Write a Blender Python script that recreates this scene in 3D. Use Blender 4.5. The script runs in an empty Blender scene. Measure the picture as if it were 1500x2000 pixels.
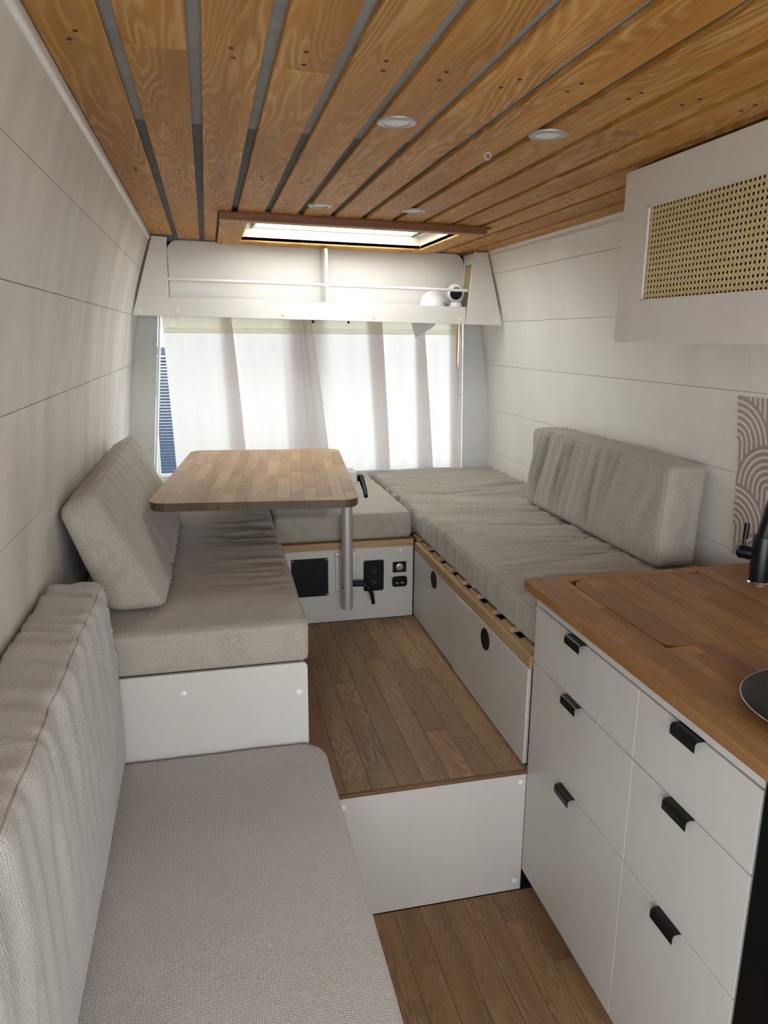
import bpy, bmesh, math, random
from mathutils import Vector, Matrix, noise
random.seed(7)
scene = bpy.context.scene
C = scene.collection
PI = math.pi

# ------------------------------------------------------------------ camera
PIT, YAW, ROL, FPX = 0.2358, 0.2338, 0.0064, 1429.33
CAM = Vector((0, 0, 1.6))
fw = Vector((math.sin(YAW)*math.cos(PIT), math.cos(YAW)*math.cos(PIT), -math.sin(PIT)))
rt = Vector((math.cos(YAW), -math.sin(YAW), 0))
up = rt.cross(fw)
rt, up = rt*math.cos(ROL)+up*math.sin(ROL), -rt*math.sin(ROL)+up*math.cos(ROL)
cd = bpy.data.cameras.new('camera'); cam = bpy.data.objects.new('camera', cd); C.objects.link(cam)
cd.sensor_fit = 'HORIZONTAL'; cd.sensor_width = 36; cd.lens = FPX/1500*36; cd.clip_start = 0.02
cam.matrix_world = Matrix(((rt.x, up.x, -fw.x, CAM.x), (rt.y, up.y, -fw.y, CAM.y), (rt.z, up.z, -fw.z, CAM.z), (0, 0, 0, 1)))
scene.camera = cam

# ------------------------------------------------------------------ world and daylight
W = bpy.data.worlds.new('overcast'); scene.world = W; W.use_nodes = True
bg = W.node_tree.nodes['Background']
bg.inputs[0].default_value = (0.865, 0.925, 1.0, 1); bg.inputs[1].default_value = 3.0
vs = scene.view_settings
vs.view_transform = 'Standard'; vs.look = 'None'; vs.gamma = 1; vs.use_curve_mapping = False
vs.exposure = 1.62

def portal(name, loc, rot, sx, sy):
    l = bpy.data.lights.new(name, 'AREA'); l.shape = 'RECTANGLE'; l.size = sx; l.size_y = sy
    l.cycles.is_portal = True
    o = bpy.data.objects.new(name, l); C.objects.link(o); o.location = loc; o.rotation_euler = rot
portal('portal_windscreen', (0.575, -1.35, 1.42), (PI/2, 0, 0), 1.75, 1.05)
portal('portal_side_door', (-.46, -0.66, .95), (0, -PI/2, 0), 1.82, .98)

# ------------------------------------------------------------------ materials
def lin(c):
    if isinstance(c, str):
        c = [int(c[i:i+2], 16)/255 for i in (0, 2, 4)]
    return tuple((x/12.92 if x <= .04045 else ((x+.055)/1.055)**2.4) for x in c) + (1,)
class NT:
    def __init__(s, name):
        s.m = bpy.data.materials.new(name); s.m.use_nodes = True; s.t = s.m.node_tree
        s.b = s.t.nodes['Principled BSDF']; s.out = s.t.nodes['Material Output']
    def n(s, typ, **kw):
        x = s.t.nodes.new(typ)
        for k, v in kw.items(): setattr(x, k, v)
        return x
    def set(s, sock, v):
        if hasattr(v, 'is_linked') or isinstance(v, bpy.types.NodeSocket): s.t.links.new(v, sock)
        else: sock.default_value = v
    def math(s, op, a, b=None, c=None):
        x = s.n('ShaderNodeMath', operation=op); s.set(x.inputs[0], a)
        if b is not None: s.set(x.inputs[1], b)
        if c is not None: s.set(x.inputs[2], c)
        return x.outputs[0]
    def vmath(s, op, a, b=None):
        x = s.n('ShaderNodeVectorMath', operation=op); s.set(x.inputs[0], a)
        if b is not None: s.set(x.inputs[1], b)
        return x.outputs['Value'] if op in ('DOT_PRODUCT', 'LENGTH') else x.outputs[0]
    def noise(s, vec, scale, detail=2, rough=.5):
        x = s.n('ShaderNodeTexNoise'); s.set(x.inputs['Vector'], vec); x.inputs['Scale'].default_value = scale
        x.inputs['Detail'].default_value = detail; x.inputs['Roughness'].default_value = rough
        return x.outputs['Fac']
    def mix(s, f, a, b, mode='MIX'):
        x = s.n('ShaderNodeMix', data_type='RGBA', blend_type=mode)
        s.set(x.inputs[0], f); s.set(x.inputs[6], a); s.set(x.inputs[7], b); return x.outputs[2]
    def ramp(s, f, lo, hi):
        x = s.n('ShaderNodeMapRange'); s.set(x.inputs[0], f); x.inputs[1].default_value = lo; x.inputs[2].default_value = hi
        return x.outputs[0]
    def obj(s): return s.n('ShaderNodeTexCoord').outputs['Object']
    def bump(s, h, strength=.3, dist=.002):
        x = s.n('ShaderNodeBump'); s.set(x.inputs['Height'], h); x.inputs['Strength'].default_value = strength
        x.inputs['Distance'].default_value = dist; s.t.links.new(x.outputs[0], s.b.inputs['Normal'])
    def col(s, c): s.set(s.b.inputs['Base Color'], c)
    def rough(s, r): s.set(s.b.inputs['Roughness'], r)

def plain(name, c, rough=.5, metal=0., spec=.5):
    k = NT(name); k.col(lin(c)); k.rough(rough); k.b.inputs['Metallic'].default_value = metal
    k.b.inputs['Specular IOR Level'].default_value = spec
    return k.m
def paint(name, c, c2, rough=.45, scale=(2, 2, .5), bump=.05):
    k = NT(name); v = k.vmath('MULTIPLY', k.obj(), scale)
    n = k.noise(v, 2.2, 5, .6)
    k.col(k.mix(k.ramp(n, .35, .7), lin(c), lin(c2))); k.rough(rough)
    f = k.noise(k.vmath('MULTIPLY', k.obj(), (60, 60, 12)), 3, 3)
    k.bump(f, bump, .001); return k.m
def wood(name, dark, mid, light, axis=1, freq=42, across=5., along=.55, rough=.42, vary=.35, lines=.55, spec=.4, end=1.):
    k = NT(name)
    rnd = k.n('ShaderNodeObjectInfo').outputs['Random']
    off = k.n('ShaderNodeCombineXYZ'); k.set(off.inputs[0], k.math('MULTIPLY', rnd, 37.)); k.set(off.inputs[1], k.math('MULTIPLY', rnd, 91.)); k.set(off.inputs[2], k.math('MULTIPLY', rnd, 13.))
    def sc(a, l):
        s = [a, a, a]; s[axis] = l; return tuple(s)
    base = k.obj()
    v1 = k.vmath('ADD', k.vmath('MULTIPLY', base, sc(across, along)), off.outputs[0])
    n1 = k.noise(v1, 1.6, 2.5, .42)
    ring = k.math('MULTIPLY_ADD', k.math('SINE', k.math('MULTIPLY', n1, freq*2.2)), .5, .5)
    ring = k.math('MULTIPLY', k.math('POWER', ring, 1.7), k.ramp(k.noise(v1, 2.3, 2), .3, .65))
    v2 = k.vmath('ADD', k.vmath('MULTIPLY', base, sc(170, 5)), off.outputs[0])
    fib = k.noise(v2, 1., 3, .6)
    v3 = k.vmath('ADD', k.vmath('MULTIPLY', base, sc(11, 1.3)), off.outputs[0])
    cl = k.noise(v3, 1., 3, .55)
    c = k.mix(k.ramp(cl, .3, .72), lin(dark), lin(mid))
    c = k.mix(k.math('MULTIPLY', ring, lines), c, lin(light))
    c = k.mix(k.math('MULTIPLY', k.ramp(fib, .45, .75), .35), c, lin(dark))
    hv = k.n('ShaderNodeHueSaturation'); k.set(hv.inputs['Value'], k.math('MULTIPLY_ADD', rnd, vary, 1-vary*.5)); k.set(hv.inputs['Color'], c)
    fin = hv.outputs[0]
    if end < 1:      # end grain soaks up more oil; table-edge shade is painted in too
        ax = [0., 0., 0.]; ax[axis] = 1.
        nn = k.math('GREATER_THAN', k.math('ABSOLUTE', k.vmath('DOT_PRODUCT', k.n('ShaderNodeTexCoord').outputs['Normal'], tuple(ax))), .6)
        fin = k.mix(nn, fin, k.mix(1., fin, (end, end*.9, end*.82, 1), 'MULTIPLY'))
    k.col(fin); k.rough(k.math('MULTIPLY_ADD', fib, .15, rough)); k.bump(fib, .12, .001)
    k.b.inputs['Specular IOR Level'].default_value = spec
    return k.m
def fabric(name, c1, c2, pitch=.0028, bump=.5, depth=.0012, speck=.5, woven=False):
    k = NT(name); o = k.obj()
    vo = k.n('ShaderNodeTexVoronoi'); k.set(vo.inputs['Vector'], o); vo.inputs['Scale'].default_value = 1/pitch; vo.inputs['Randomness'].default_value = .55
    h = k.ramp(vo.outputs['Distance'], .75, .1)
    if woven:      # basket weave: threads crossing at right angles, slightly wandering
        wob = k.noise(k.vmath('MULTIPLY', o, (90, 90, 90)), 1., 2)
        w = k.vmath('ADD', k.vmath('MULTIPLY', o, (2*PI/pitch,)*3), k.vmath('MULTIPLY', wob, (2.4, 2.4, 2.4)))
        wt_ = k.vmath('SUBTRACT', (1., 1., 1.), k.vmath('ABSOLUTE', k.n('ShaderNodeTexCoord').outputs['Normal']))
        h = k.ramp(k.vmath('DOT_PRODUCT', k.vmath('SINE', w), wt_), -1.6, 1.6)
    thr = k.noise(k.vmath('MULTIPLY', o, (420, 420, 420)), 1., 2, .6)
    bl = k.noise(o, 5., 3)
    f = k.math('ADD', k.math('MULTIPLY', h, .6), k.math('MULTIPLY', k.ramp(thr, .3, .7), speck))
    c = k.mix(k.ramp(f, .1, 1.), lin(c2), lin(c1))
    c = k.mix(k.math('MULTIPLY', k.ramp(bl, .4, .7), .10), c, lin(c2))
    k.col(c); k.rough(.95); k.b.inputs['Specular IOR Level'].default_value = .15
    k.b.inputs['Sheen Weight'].default_value = .25
    k.bump(k.math('ADD', h, thr), bump, depth); return k.m
def cloth_thin(name, c, trans=.5):
    k = NT(name); t = k.t; t.nodes.remove(k.b)
    o = k.obj(); n = k.noise(k.vmath('MULTIPLY', o, (60, 60, 500)), 1., 3, .6)
    cc = k.mix(k.math('MULTIPLY', k.ramp(n, .35, .7), .10), lin(c), lin([x*.86 for x in c]))
    d = k.n('ShaderNodeBsdfDiffuse'); tr = k.n('ShaderNodeBsdfTranslucent'); mx = k.n('ShaderNodeMixShader')
    t.links.new(cc, d.inputs[0]); t.links.new(cc, tr.inputs[0]); mx.inputs[0].default_value = trans
    t.links.new(d.outputs[0], mx.inputs[1]); t.links.new(tr.outputs[0], mx.inputs[2]); t.links.new(mx.outputs[0], k.out.inputs[0])
    return k.m
def glass(name):
    k = NT(name); t = k.t; t.nodes.remove(k.b)
    tr = k.n('ShaderNodeBsdfTransparent'); tr.inputs[0].default_value = (.95, .97, .96, 1)
    g = k.n('ShaderNodeBsdfGlossy'); g.inputs['Roughness'].default_value = .02
    fr = k.n('ShaderNodeFresnel'); fr.inputs[0].default_value = 1.3; mx = k.n('ShaderNodeMixShader')
    t.links.new(fr.outputs[0], mx.inputs[0]); t.links.new(tr.outputs[0], mx.inputs[1]); t.links.new(g.outputs[0], mx.inputs[2]); t.links.new(mx.outputs[0], k.out.inputs[0])
    return k.m

M = {}
M['wall'] = paint('brushed_white_paint', 'e8e4dd', 'e0dbd3', .5)
M['wall_l'] = paint('streaky_white_paint', 'e6e1da', 'c9c4bc', .5, (1.3, 1.9, .8))
M['white'] = paint('satin_white_panel', 'ccc9c2', 'c6c3bc', .38, bump=.02)
M['shelf'] = paint('shelf_white', 'e0dcd5', 'd9d4cc', .42, bump=.02)
M['pillar'] = plain('grey_white_metal', 'd6d5d1', .45)
M['plastic'] = plain('white_plastic', 'efeeec', .35)
M['cap'] = plain('screw_cap_white', 'e9e7e3', .3)
M['cream'] = plain('cream_lining', 'efe6d2', .45)  # cream tint includes warm light reflected from the wood boards
M['dark'] = plain('dark_void', '15161a', .8)
M['shade_black'] = plain('black_gap_shade', '0d0e11', .95, spec=.1)  # near-black standing in for shade behind the shelf and around the lid
M['felt'] = paint('grey_felt', 'b4bbbc', 'a3aaac', .9, (6, 6, 6))
M['felt_dark'] = paint('grey_felt_darker', '808a8f', '747d82', .9, (6, 6, 6))
M['black'] = plain('black_plastic', '060607', .45, spec=.25)
M['matblack'] = plain('matt_black_metal', '08080a', .35, spec=.35)
M['fridge'] = plain('fridge_black', '040405', .5, spec=.2)
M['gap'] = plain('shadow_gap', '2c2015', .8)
M['steel'] = plain('brushed_aluminium', 'c4c0b8', .5, .6)
M['chrome'] = plain('chrome', 'd8d8d8', .12, 1.)
M['ceil'] = wood('ceiling_pine', 'a8722e', 'd09749', 'f4cd8e', 1, 62, 6., .75, .46, .14, .42, spec=.22)
M['dwood'] = wood('darker_brown_wood', '7a4c28', '8d5c34', '9a6a40', 0, 24, 6., .7, .4, .15, .3)  # darker brown than the ceiling pine
M['pine'] = wood('pale_pine', 'a5885f', 'b89a6e', 'cab088', 1, 30, 7., .8, .5, .15, .4)
M['pinex'] = wood('pale_pine_cross', 'a5885f', 'b89a6e', 'cab088', 0, 30, 7., .8, .5, .15, .4)
M['table'] = wood('oak_table', 'a5835f', 'c09f7b', 'd3b899', 1, 60, 8., .9, .42, .34, .3, end=.2)
M['top'] = wood('oiled_oak_worktop', '805831', '9e7344', 'b58c59', 1, 70, 8., .9, .36, .36, .4)
M['floor'] = wood('oak_vinyl', '73563b', '987652', 'b6966f', 1, 70, 9., .9, .40, .26, .5)
M['nose'] = wood('oak_vinyl_edge', '5a4028', '745536', '8a6a48', 0, 60, 9., .9, .4, .1, .3)
M['fab'] = fabric('grey_beige_linen', 'c3bcb0', '918a7e', .0022, .25, .0008, .4)
M['fab2'] = fabric('pale_grey_coarse_weave', 'd6d4cf', '928e87', .0042, .5, .0012, .4, True)
M['seam'] = plain('seam_thread', 'a39a8e', .95, spec=.1)
M['curtain'] = cloth_thin('white_cotton', (.975, .958, .945), .20)
M['tape'] = cloth_thin('cream_header_tape', (.955, .93, .86), .15)
M['beige'] = cloth_thin('beige_lining', (.93, .89, .82), .4)
M['pane'] = glass('window_glass')
M['cane'] = wood('cane_straw', 'dcc48a', 'ecdaa8', 'f4e8c4', 1, 20, 20, 8, .5, .0, .3)
M['felt_edge'] = M['dark']
def acrylic():
    k = NT('frosted_acrylic'); t = k.t; t.nodes.remove(k.b)
    a = k.n('ShaderNodeBsdfTranslucent'); a.inputs[0].default_value = (.93, .92, .88, 1)
    t.links.new(a.outputs[0], k.out.inputs[0]); return k.m
M['acrylic'] = acrylic()
M['diffuser'] = plain('frosted_lamp_diffuser', 'f4f2ec', .4)
M['bluewall'] = plain('blue_shutter_paint', '16283c', .6)
M['pale_concrete'] = paint('light_concrete', 'b5b3ae', 'a5a39f', .9, (1, 1, 1))  # outdoor ground, made paler to reflect more daylight into the van
M['yellow'] = plain('yellow_reflector', 'e8a820', .4)

def splash_mat():
    k = NT('scallop_print'); o = k.obj(); sp = k.n('ShaderNodeSeparateXYZ'); k.set(sp.inputs[0], o)
    u, v = k.math('SUBTRACT', sp.outputs[1], .761), k.math('SUBTRACT', sp.outputs[2], .0905)
    R = .135; hgt = .13; wid = .27
    best = None
    res = None
    # arches in rows; rows nearer the bottom lie on top
    vv = k.math('DIVIDE', v, hgt); row0 = k.math('FLOOR', vv)
    val = 1.0
    for dk in (2, 1, 0, -1):   # from back (high) to front (low)
        row = k.math('ADD', row0, float(dk-1))
        odd = k.math('MODULO', k.math('ADD', row, 100.), 2.)
        uu = k.math('SUBTRACT', u, k.math('MULTIPLY', odd, wid*.5))
        du = k.math('SUBTRACT', uu, k.math('MULTIPLY', k.math('ROUND', k.math('DIVIDE', uu, wid)), wid))
        dv = k.math('SUBTRACT', v, k.math('MULTIPLY', row, hgt))
        dvp = k.math('MAXIMUM', dv, 0.)
        d = k.math('SQRT', k.math('ADD', k.math('MULTIPLY', du, du), k.math('MULTIPLY', dvp, dvp)))
        stripe = k.math('GREATER_THAN', k.math('FRACT', k.math('DIVIDE', d, .0193)), .42)
        ins = k.math('LESS_THAN', d, R)
        val = stripe if res is None else k.math('ADD', k.math('MULTIPLY', ins, stripe), k.math('MULTIPLY', k.math('SUBTRACT', 1., ins), res))
        res = val
    k.col(k.mix(res, lin('ded3cb'), lin('a5978d'))); k.rough(.5)
    return k.m
M['splash'] = splash_mat()

# ------------------------------------------------------------------ mesh helpers
ABS = {}
class MB:
    def __init__(s): s.v = []; s.f = []
    def add(s, vs, fs):
        n = len(s.v); s.v += [Vector(a) for a in vs]; s.f += [tuple(i+n for i in q) for q in fs]; return s
    def box(s, x0, x1, y0, y1, z0, z1):
        return s.add([(x0,y0,z0),(x1,y0,z0),(x1,y1,z0),(x0,y1,z0),(x0,y0,z1),(x1,y0,z1),(x1,y1,z1),(x0,y1,z1)],
                     [(3,2,1,0),(4,5,6,7),(0,1,5,4),(1,2,6,5),(2,3,7,6),(3,0,4,7)])
    def prism(s, poly, a, b, axis):
        """poly: 2D points; extruded along axis from a to b. axis 0: (y,z); 1: (x,z); 2: (x,y)"""
        n = len(poly)
        def P(p, t): return {0: (t, p[0], p[1]), 1: (p[0], t, p[1]), 2: (p[0], p[1], t)}[axis]
        return s.add([P(p, a) for p in poly]+[P(p, b) for p in poly],
                     [tuple(range(n)), tuple(range(2*n-1, n-1, -1))]+[(i, i+n, (i+1) % n+n, (i+1) % n) for i in range(n)])
    def cyl(s, p, q, r, n=16, r2=None):
        p, q = Vector(p), Vector(q); r2 = r if r2 is None else r2
        d = (q-p).normalized(); a = d.orthogonal().normalized(); b = d.cross(a)
        ring = [(math.cos(2*PI*i/n), math.sin(2*PI*i/n)) for i in range(n)]
        return s.add([p+(a*c+b*t)*r for c, t in ring]+[q+(a*c+b*t)*r2 for c, t in ring],
                     [tuple(range(n))[::-1], tuple(range(n, 2*n))]+[(i, (i+1) % n, (i+1) % n+n, i+n) for i in range(n)])
    def tube(s, pts, r, n=8, closed=False):
        pts = [Vector(p) for p in pts]; m = len(pts); vs = []; prev = None
        for i, p in enumerate(pts):
            a = pts[(i-1) % m] if closed or i else p; b = pts[(i+1) % m] if closed or i < m-1 else p
            d = (b-a).normalized()
            u = d.orthogonal().normalized() if prev is None else (prev-d*prev.dot(d)).normalized()
            prev = u; w = d.cross(u)
            rr = r[i] if isinstance(r, (list, tuple)) else r
            vs += [p+(u*math.cos(2*PI*j/n)+w*math.sin(2*PI*j/n))*rr for j in range(n)]
        fs = []
        for i in range(m if closed else m-1):
            k = (i+1) % m
            fs += [(i*n+j, i*n+(j+1) % n, k*n+(j+1) % n, k*n+j) for j in range(n)]
        if not closed: fs += [tuple(range(n))[::-1], tuple(range((m-1)*n, m*n))]
        return s.add(vs, fs)
    def lathe(s, prof, c, axis=(0, 0, 1), n=32):
        c = Vector(c); d = Vector(axis).normalized(); a = d.orthogonal().normalized(); b = d.cross(a); vs = []; fs = []
        for r, h in prof: vs += [c+d*h+(a*math.cos(2*PI*j/n)+b*math.sin(2*PI*j/n))*max(r, 1e-5) for j in range(n)]
        for i in range(len(prof)-1): fs += [(i*n+j, i*n+(j+1) % n, (i+1)*n+(j+1) % n, (i+1)*n+j) for j in range(n)]
        return s.add(vs, fs)
    def build(s, name, mat, parent=None, bevel=0, smooth=False, seg=2, kind=None, local=False, fixn=True, origin=None):
        bm = bmesh.new()
        vs = [bm.verts.new(v) for v in s.v]
        for f in s.f:
            try: bm.faces.new([vs[i] for i in f])
            except ValueError: pass
        if fixn: bmesh.ops.recalc_face_normals(bm, faces=bm.faces)
        if bevel:
            ed = [e for e in bm.edges if len(e.link_faces) == 2 and e.calc_face_angle(0) > .5]
            bmesh.ops.bevel(bm, geom=ed, offset=bevel, segments=seg, affect='EDGES', profile=.5, clamp_overlap=True)
        if origin is not None: off = Vector(origin)
        elif parent is None:
            lo = [min(v.co[i] for v in bm.verts) for i in range(3)]; hi = [max(v.co[i] for v in bm.verts) for i in range(3)]
            off = Vector(((lo[0]+hi[0])/2, (lo[1]+hi[1])/2, lo[2]))
        else: off = Vector((0, 0, 0)) if local else ABS[parent.name]
        for v in bm.verts: v.co -= off
        me = bpy.data.meshes.new(name); bm.to_mesh(me); bm.free()
        if smooth:
            me.polygons.foreach_set('use_smooth', [True]*len(me.polygons))
            try: me.set_sharp_from_angle(angle=.7)
            except Exception: pass
        me.materials.append(mat)
        o = bpy.data.objects.new(name, me); C.objects.link(o)
        if parent is not None:
            o.parent = parent
            if origin is not None: o.location = off-ABS[parent.name]; ABS[o.name] = off.copy()
            else: ABS[o.name] = ABS[parent.name].copy()
        else: o.location = off; ABS[o.name] = off.copy()
        if kind: o['kind'] = kind
        return o
def box(name, mat, parent, x0, x1, y0, y1, z0, z1, bevel=.0015, **kw):
    return MB().box(x0, x1, y0, y1, z0, z1).build(name, mat, parent, bevel=bevel, **kw)
def tag(o, label, cat, group=None):
    o['label'] = label; o['category'] = cat
    if group: o['group'] = group
    return o
def thing(name, label, cat, loc=(0, 0, 0), rz=0, group=None):
    o = bpy.data.objects.new(name, None); C.objects.link(o); o.location = loc; o.rotation_euler = (0, 0, rz)
    o.empty_display_size = .05; ABS[o.name] = Vector(loc); return tag(o, label, cat, group)
def struct(o): o['kind'] = 'structure'; return o
def structroot(name, loc=(0, 0, 0)):
    o = bpy.data.objects.new(name, None); C.objects.link(o); o.location = loc; ABS[o.name] = Vector(loc); o['kind'] = 'structure'; return o
def inst(src, name, parent, loc, rot=None):
    o = bpy.data.objects.new(name, src); C.objects.link(o); o.parent = parent; o.location = Vector(loc)-ABS[parent.name]
    if rot: o.rotation_euler = rot
    return o
def mesh_of(mb, name, mat, bevel=0, smooth=False):
    o = mb.build(name, mat, None, bevel=bevel, smooth=smooth, origin=(0, 0, 0)); me = o.data; bpy.data.objects.remove(o); return me
def fbm(x, y, z, o=3): return noise.fractal(Vector((x, y, z)), 1.0, 2.0, o)
def sstep(a, b, x):
    t = min(1, max(0, (x-a)/(b-a))); return t*t*(3-2*t)
_cap = {}
def cap(parent, p, axis, r=.0065):
    """a small round plastic screw cap; axis = outward direction"""
    if 'm' not in _cap:
        _cap['m'] = mesh_of(MB().lathe([(.0082, 0), (.0082, .0014), (.006, .0028), (0, .0034)], (0, 0, 0)), 'screw_cap', M['cap'], smooth=True)
    q = Vector((0, 0, 1)).rotation_difference(Vector(axis))
    return inst(_cap['m'], 'screw_cap', parent, p, q.to_euler())

# ------------------------------------------------------------------ room shell
CX = .575
PROF = [(0, .97), (.4, .985), (.87, .982), (1.12, .974), (1.2, .966), (1.45, .940), (1.68, .902), (1.85, .858), (2.06, .788)]
def hw(z):
    if z <= PROF[0][0]: return PROF[0][1]
    for (a, p), (b, q) in zip(PROF, PROF[1:]):
        if z <= b:
            t = (z-a)/(b-a); return p+(q-p)*t
    return PROF[-1][1]
def hws(z): return (hw(z-.06)+2*hw(z)+hw(z+.06))/4
YF, YB = -1.3, 4.0
def zc(x): return 2.036-.016*(x+.2)

def wall_panel(name, mat, parent, side, z0, z1, y0, y1, off=0., th=.008, n=6, bevel=0):
    inn, out = [], []
    for i in range(n+1):
        z = z0+(z1-z0)*i/n; x = CX+side*(hws(z)+off)
        inn.append((x, z)); out.append((x+side*th, z))
    return MB().prism(inn+out[::-1], y0, y1, 1).build(name, mat, parent, bevel=bevel)

def make_wall(name, side, seams, joints, bm='wall'):
    w = wall_panel(name, M['wall'], None, side, -.02, 2.12, YF if side > 0 else -.17, YB, .0095, .03, 16)
    struct(w)
    if side < 0:   # part above the side door and the pillar at the cab end
        wall_panel('door_header', M['wall'], w, side, 1.86, 2.12, YF, -.17, .0, .04, 4)
        wall_panel('cab_pillar', M['wall'], w, side, 0, 1.86, YF, YF+.14, .0, .04, 12)
    for i, (a, b) in enumerate(zip(seams, seams[1:])):
        ys = joints[i % len(joints)]
        for c, d in zip(ys, ys[1:]):
            wall_panel('board', M[bm], w, side, a+.0006, b-.0006, c+.0005, d-.0005, 0, .009, 6, .0010)
    return w
wl = make_wall('wall_left', -1, [0, .22, .46, .70, .95, 1.205, 1.455, 1.688, 1.885, 2.045], [(-.17, 1.815, 3.98)], 'wall_l')
wr = make_wall('wall_right', 1, [0, .24, .48, .72, .965, 1.205, 1.45, 1.675, 1.905, 2.03], [(YF, .2, 1.83, 3.98)])

# floor ------------------------------------------------
fl = struct(box('floor', M['dark'], None, -.42, 1.56, YF, 4.05, -.03, -.0045, 0))
PW = .074
def plank_mesh(L, w, th, mat, nm, bev=.0009): return mesh_of(MB().box(-w/2, w/2, -L/2, L/2, -th, 0), nm, mat, bevel=bev)
def lay_planks(parent, x0, x1, y0, y1, z, seed, name='plank', L=.46):
    rnd = random.Random(seed); x = x0; cache = {}
    k = 0
    while x < x1-.004:
        w = min(PW, x1-x); y = y0-rnd.random()*L*.9; 
        while y < y1-.003:
            a, b = max(y, y0), min(y+L*(.8+.4*rnd.random()), y1)
            if y1-b < .06: b = y1
            nxt = b
            if y+L < y0: y += L; continue
            if b-a > .004:
                l = b-a-.0009; key = (round(l, 3), round(w, 3))
                if key not in cache: cache[key] = plank_mesh(l, w-.0009, .004, M['floor'], name)
                inst(cache[key], name, parent, (x+w/2, (a+b)/2, z))
            y = nxt if nxt > y else y+L
        x += w; k += 1
lay_planks(fl, .0, .96, -.3, 1.7125, 0, 3)

# raised platform ------------------------------------
YP, ZP = 1.713, .40
pf = thing('platform', 'raised wood-look floor platform with white step front between the benches', 'platform', (.5, 2.3, 0))
box('deck', M['dark'], pf, .14, .86, YP+.012, 2.95, ZP-.03, ZP-.005)
st = box('step_panel', M['white'], pf, .16, .832, YP, YP+.012, .002, ZP-.0108, .0012)
for x, z in ((.815, ZP-.038), (.812, .033), (.30, ZP-.04)): cap(st, (x, YP, z), (0, -1, 0))
box('nosing', M['nose'], pf, .16, .842, YP-.006, YP+.008, ZP-.0105, ZP-.001, .002)
lay_planks(pf, .16, .842, YP+.0085, 2.928, ZP, 11)

# ceiling -----------------------------------------------
TL = -.016
def ctop(x0, x1, y0, y1, up0, up1, mb=None):
    mb = mb or MB()
    z = [zc(x0), zc(x1)]
    return mb.add([(x0,y0,z[0]+up0),(x1,y0,z[1]+up0),(x1,y1,z[1]+up0),(x0,y1,z[0]+up0),(x0,y0,z[0]+up1),(x1,y0,z[1]+up1),(x1,y1,z[1]+up1),(x0,y1,z[0]+up1)],
                  [(3,2,1,0),(4,5,6,7),(0,1,5,4),(1,2,6,5),(2,3,7,6),(3,0,4,7)])
SX0, SX1, SY0, SY1 = .175, 1.03, 2.93, 3.60
mb = MB()
HO = .014
for x0, x1, y0, y1 in ((-.30, 1.46, YF, SY0-HO), (-.30, SX0-HO, SY0-HO, YB), (SX1+HO, 1.46, SY0-HO, YB), (SX0-HO, SX1+HO, SY1+HO, YB)):
    ctop(x0, x1, y0, y1, .026, .05, mb)
ce = struct(mb.build('ceiling', M['felt_dark'], None))
for y0, y1, m in ((YF, .3, 'felt'), (.303, 1.80, 'felt'), (1.803, 2.90, 'felt_dark')):
    ctop(-.27, 1.44, y0, y1, .0145, .0258).build('felt_panel', M[m], ce)
for x0, x1 in ((-.27, SX0-.02), (SX1+.02, 1.44)):
    ctop(x0, x1, 2.903, 3.98, .0145, .0258).build('felt_panel', M['felt_dark'], ce)
PITCH, PWID, PTH = .1172, .0955, .0135
nail = mesh_of(MB().lathe([(.0042, -.0002), (.0042, .0006), (0, .0008)], (0, 0, 0), (0, 0, -1), 10), 'nail_head', plain('nail_brown', '4a2c12', .6))
jr = random.Random(5)
XL0 = -.114-.011-PWID
for k in range(14):
    x0 = XL0+k*PITCH; x1 = x0+PWID
    if x0 > 1.40: break
    x1 = min(x1, 1.405)
    inside = x1 > .07 and x0 < 1.09
    yend = 2.862 if inside else (3.60 if k == 0 else 3.735)
    joints = {0: [3.30], 1: [1.32], 2: [2.10], 3: [1.36], 4: [], 5: [], 6: [.7], 7: [], 8: [], 9: [1.5]}.get(k, [])
    ys = [YF]+joints+[yend]
    for a, b in zip(ys, ys[1:]):
        pl = ctop(x0, x1, a+.0006, b-.0006, 0, PTH).build('plank', M['ceil'], ce, bevel=.0016, seg=1, origin=((x0+x1)/2, (a+b)/2, zc((x0+x1)/2)))
        for yn in (.45, 1.28, 2.22, 3.45):
            if a+.05 < yn < b-.05:
                for dy in (0, .045):
                    xx = x0+PWID*(.52+.1*jr.uniform(-1, 1)); inst(nail, 'nail_head', pl, (xx, yn+dy+jr.uniform(-.01, .01), zc(xx)-.0002))
for x0, x1 in ((XL0+2*PITCH, .064), (1.118, XL0+11*PITCH+PWID)):
    ctop(x0, x1, 2.8635, 3.734, 0, PTH).build('plank', M['ceil'], ce, bevel=.0016, seg=1, origin=((x0+x1)/2, 3.3, zc(x0)))
# roof window framing
tr = structroot('trim_1', (.58, 2.85, 2.0))
ctop(.066, 1.083, 2.846, 2.874, -.028, -.0005).build('batten', M['dwood'], tr, bevel=.0015)
ctop(.066, 1.083, 2.8745, 2.935, -.024, .002).build('front_board', M['ceil'], tr, bevel=.0015)
ctop(.072, SX0, 2.936, 3.735, -.012, .010).build('side_board', M['ceil'], tr, bevel=.0015)
ctop(SX1, 1.115, 2.936, 3.735, -.012, .010).build('side_board', M['ceil'], tr, bevel=.0015)
ctop(SX0, SX1, SY1, 3.735, -.012, .010).build('rear_board', M['ceil'], tr, bevel=.0015)
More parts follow.
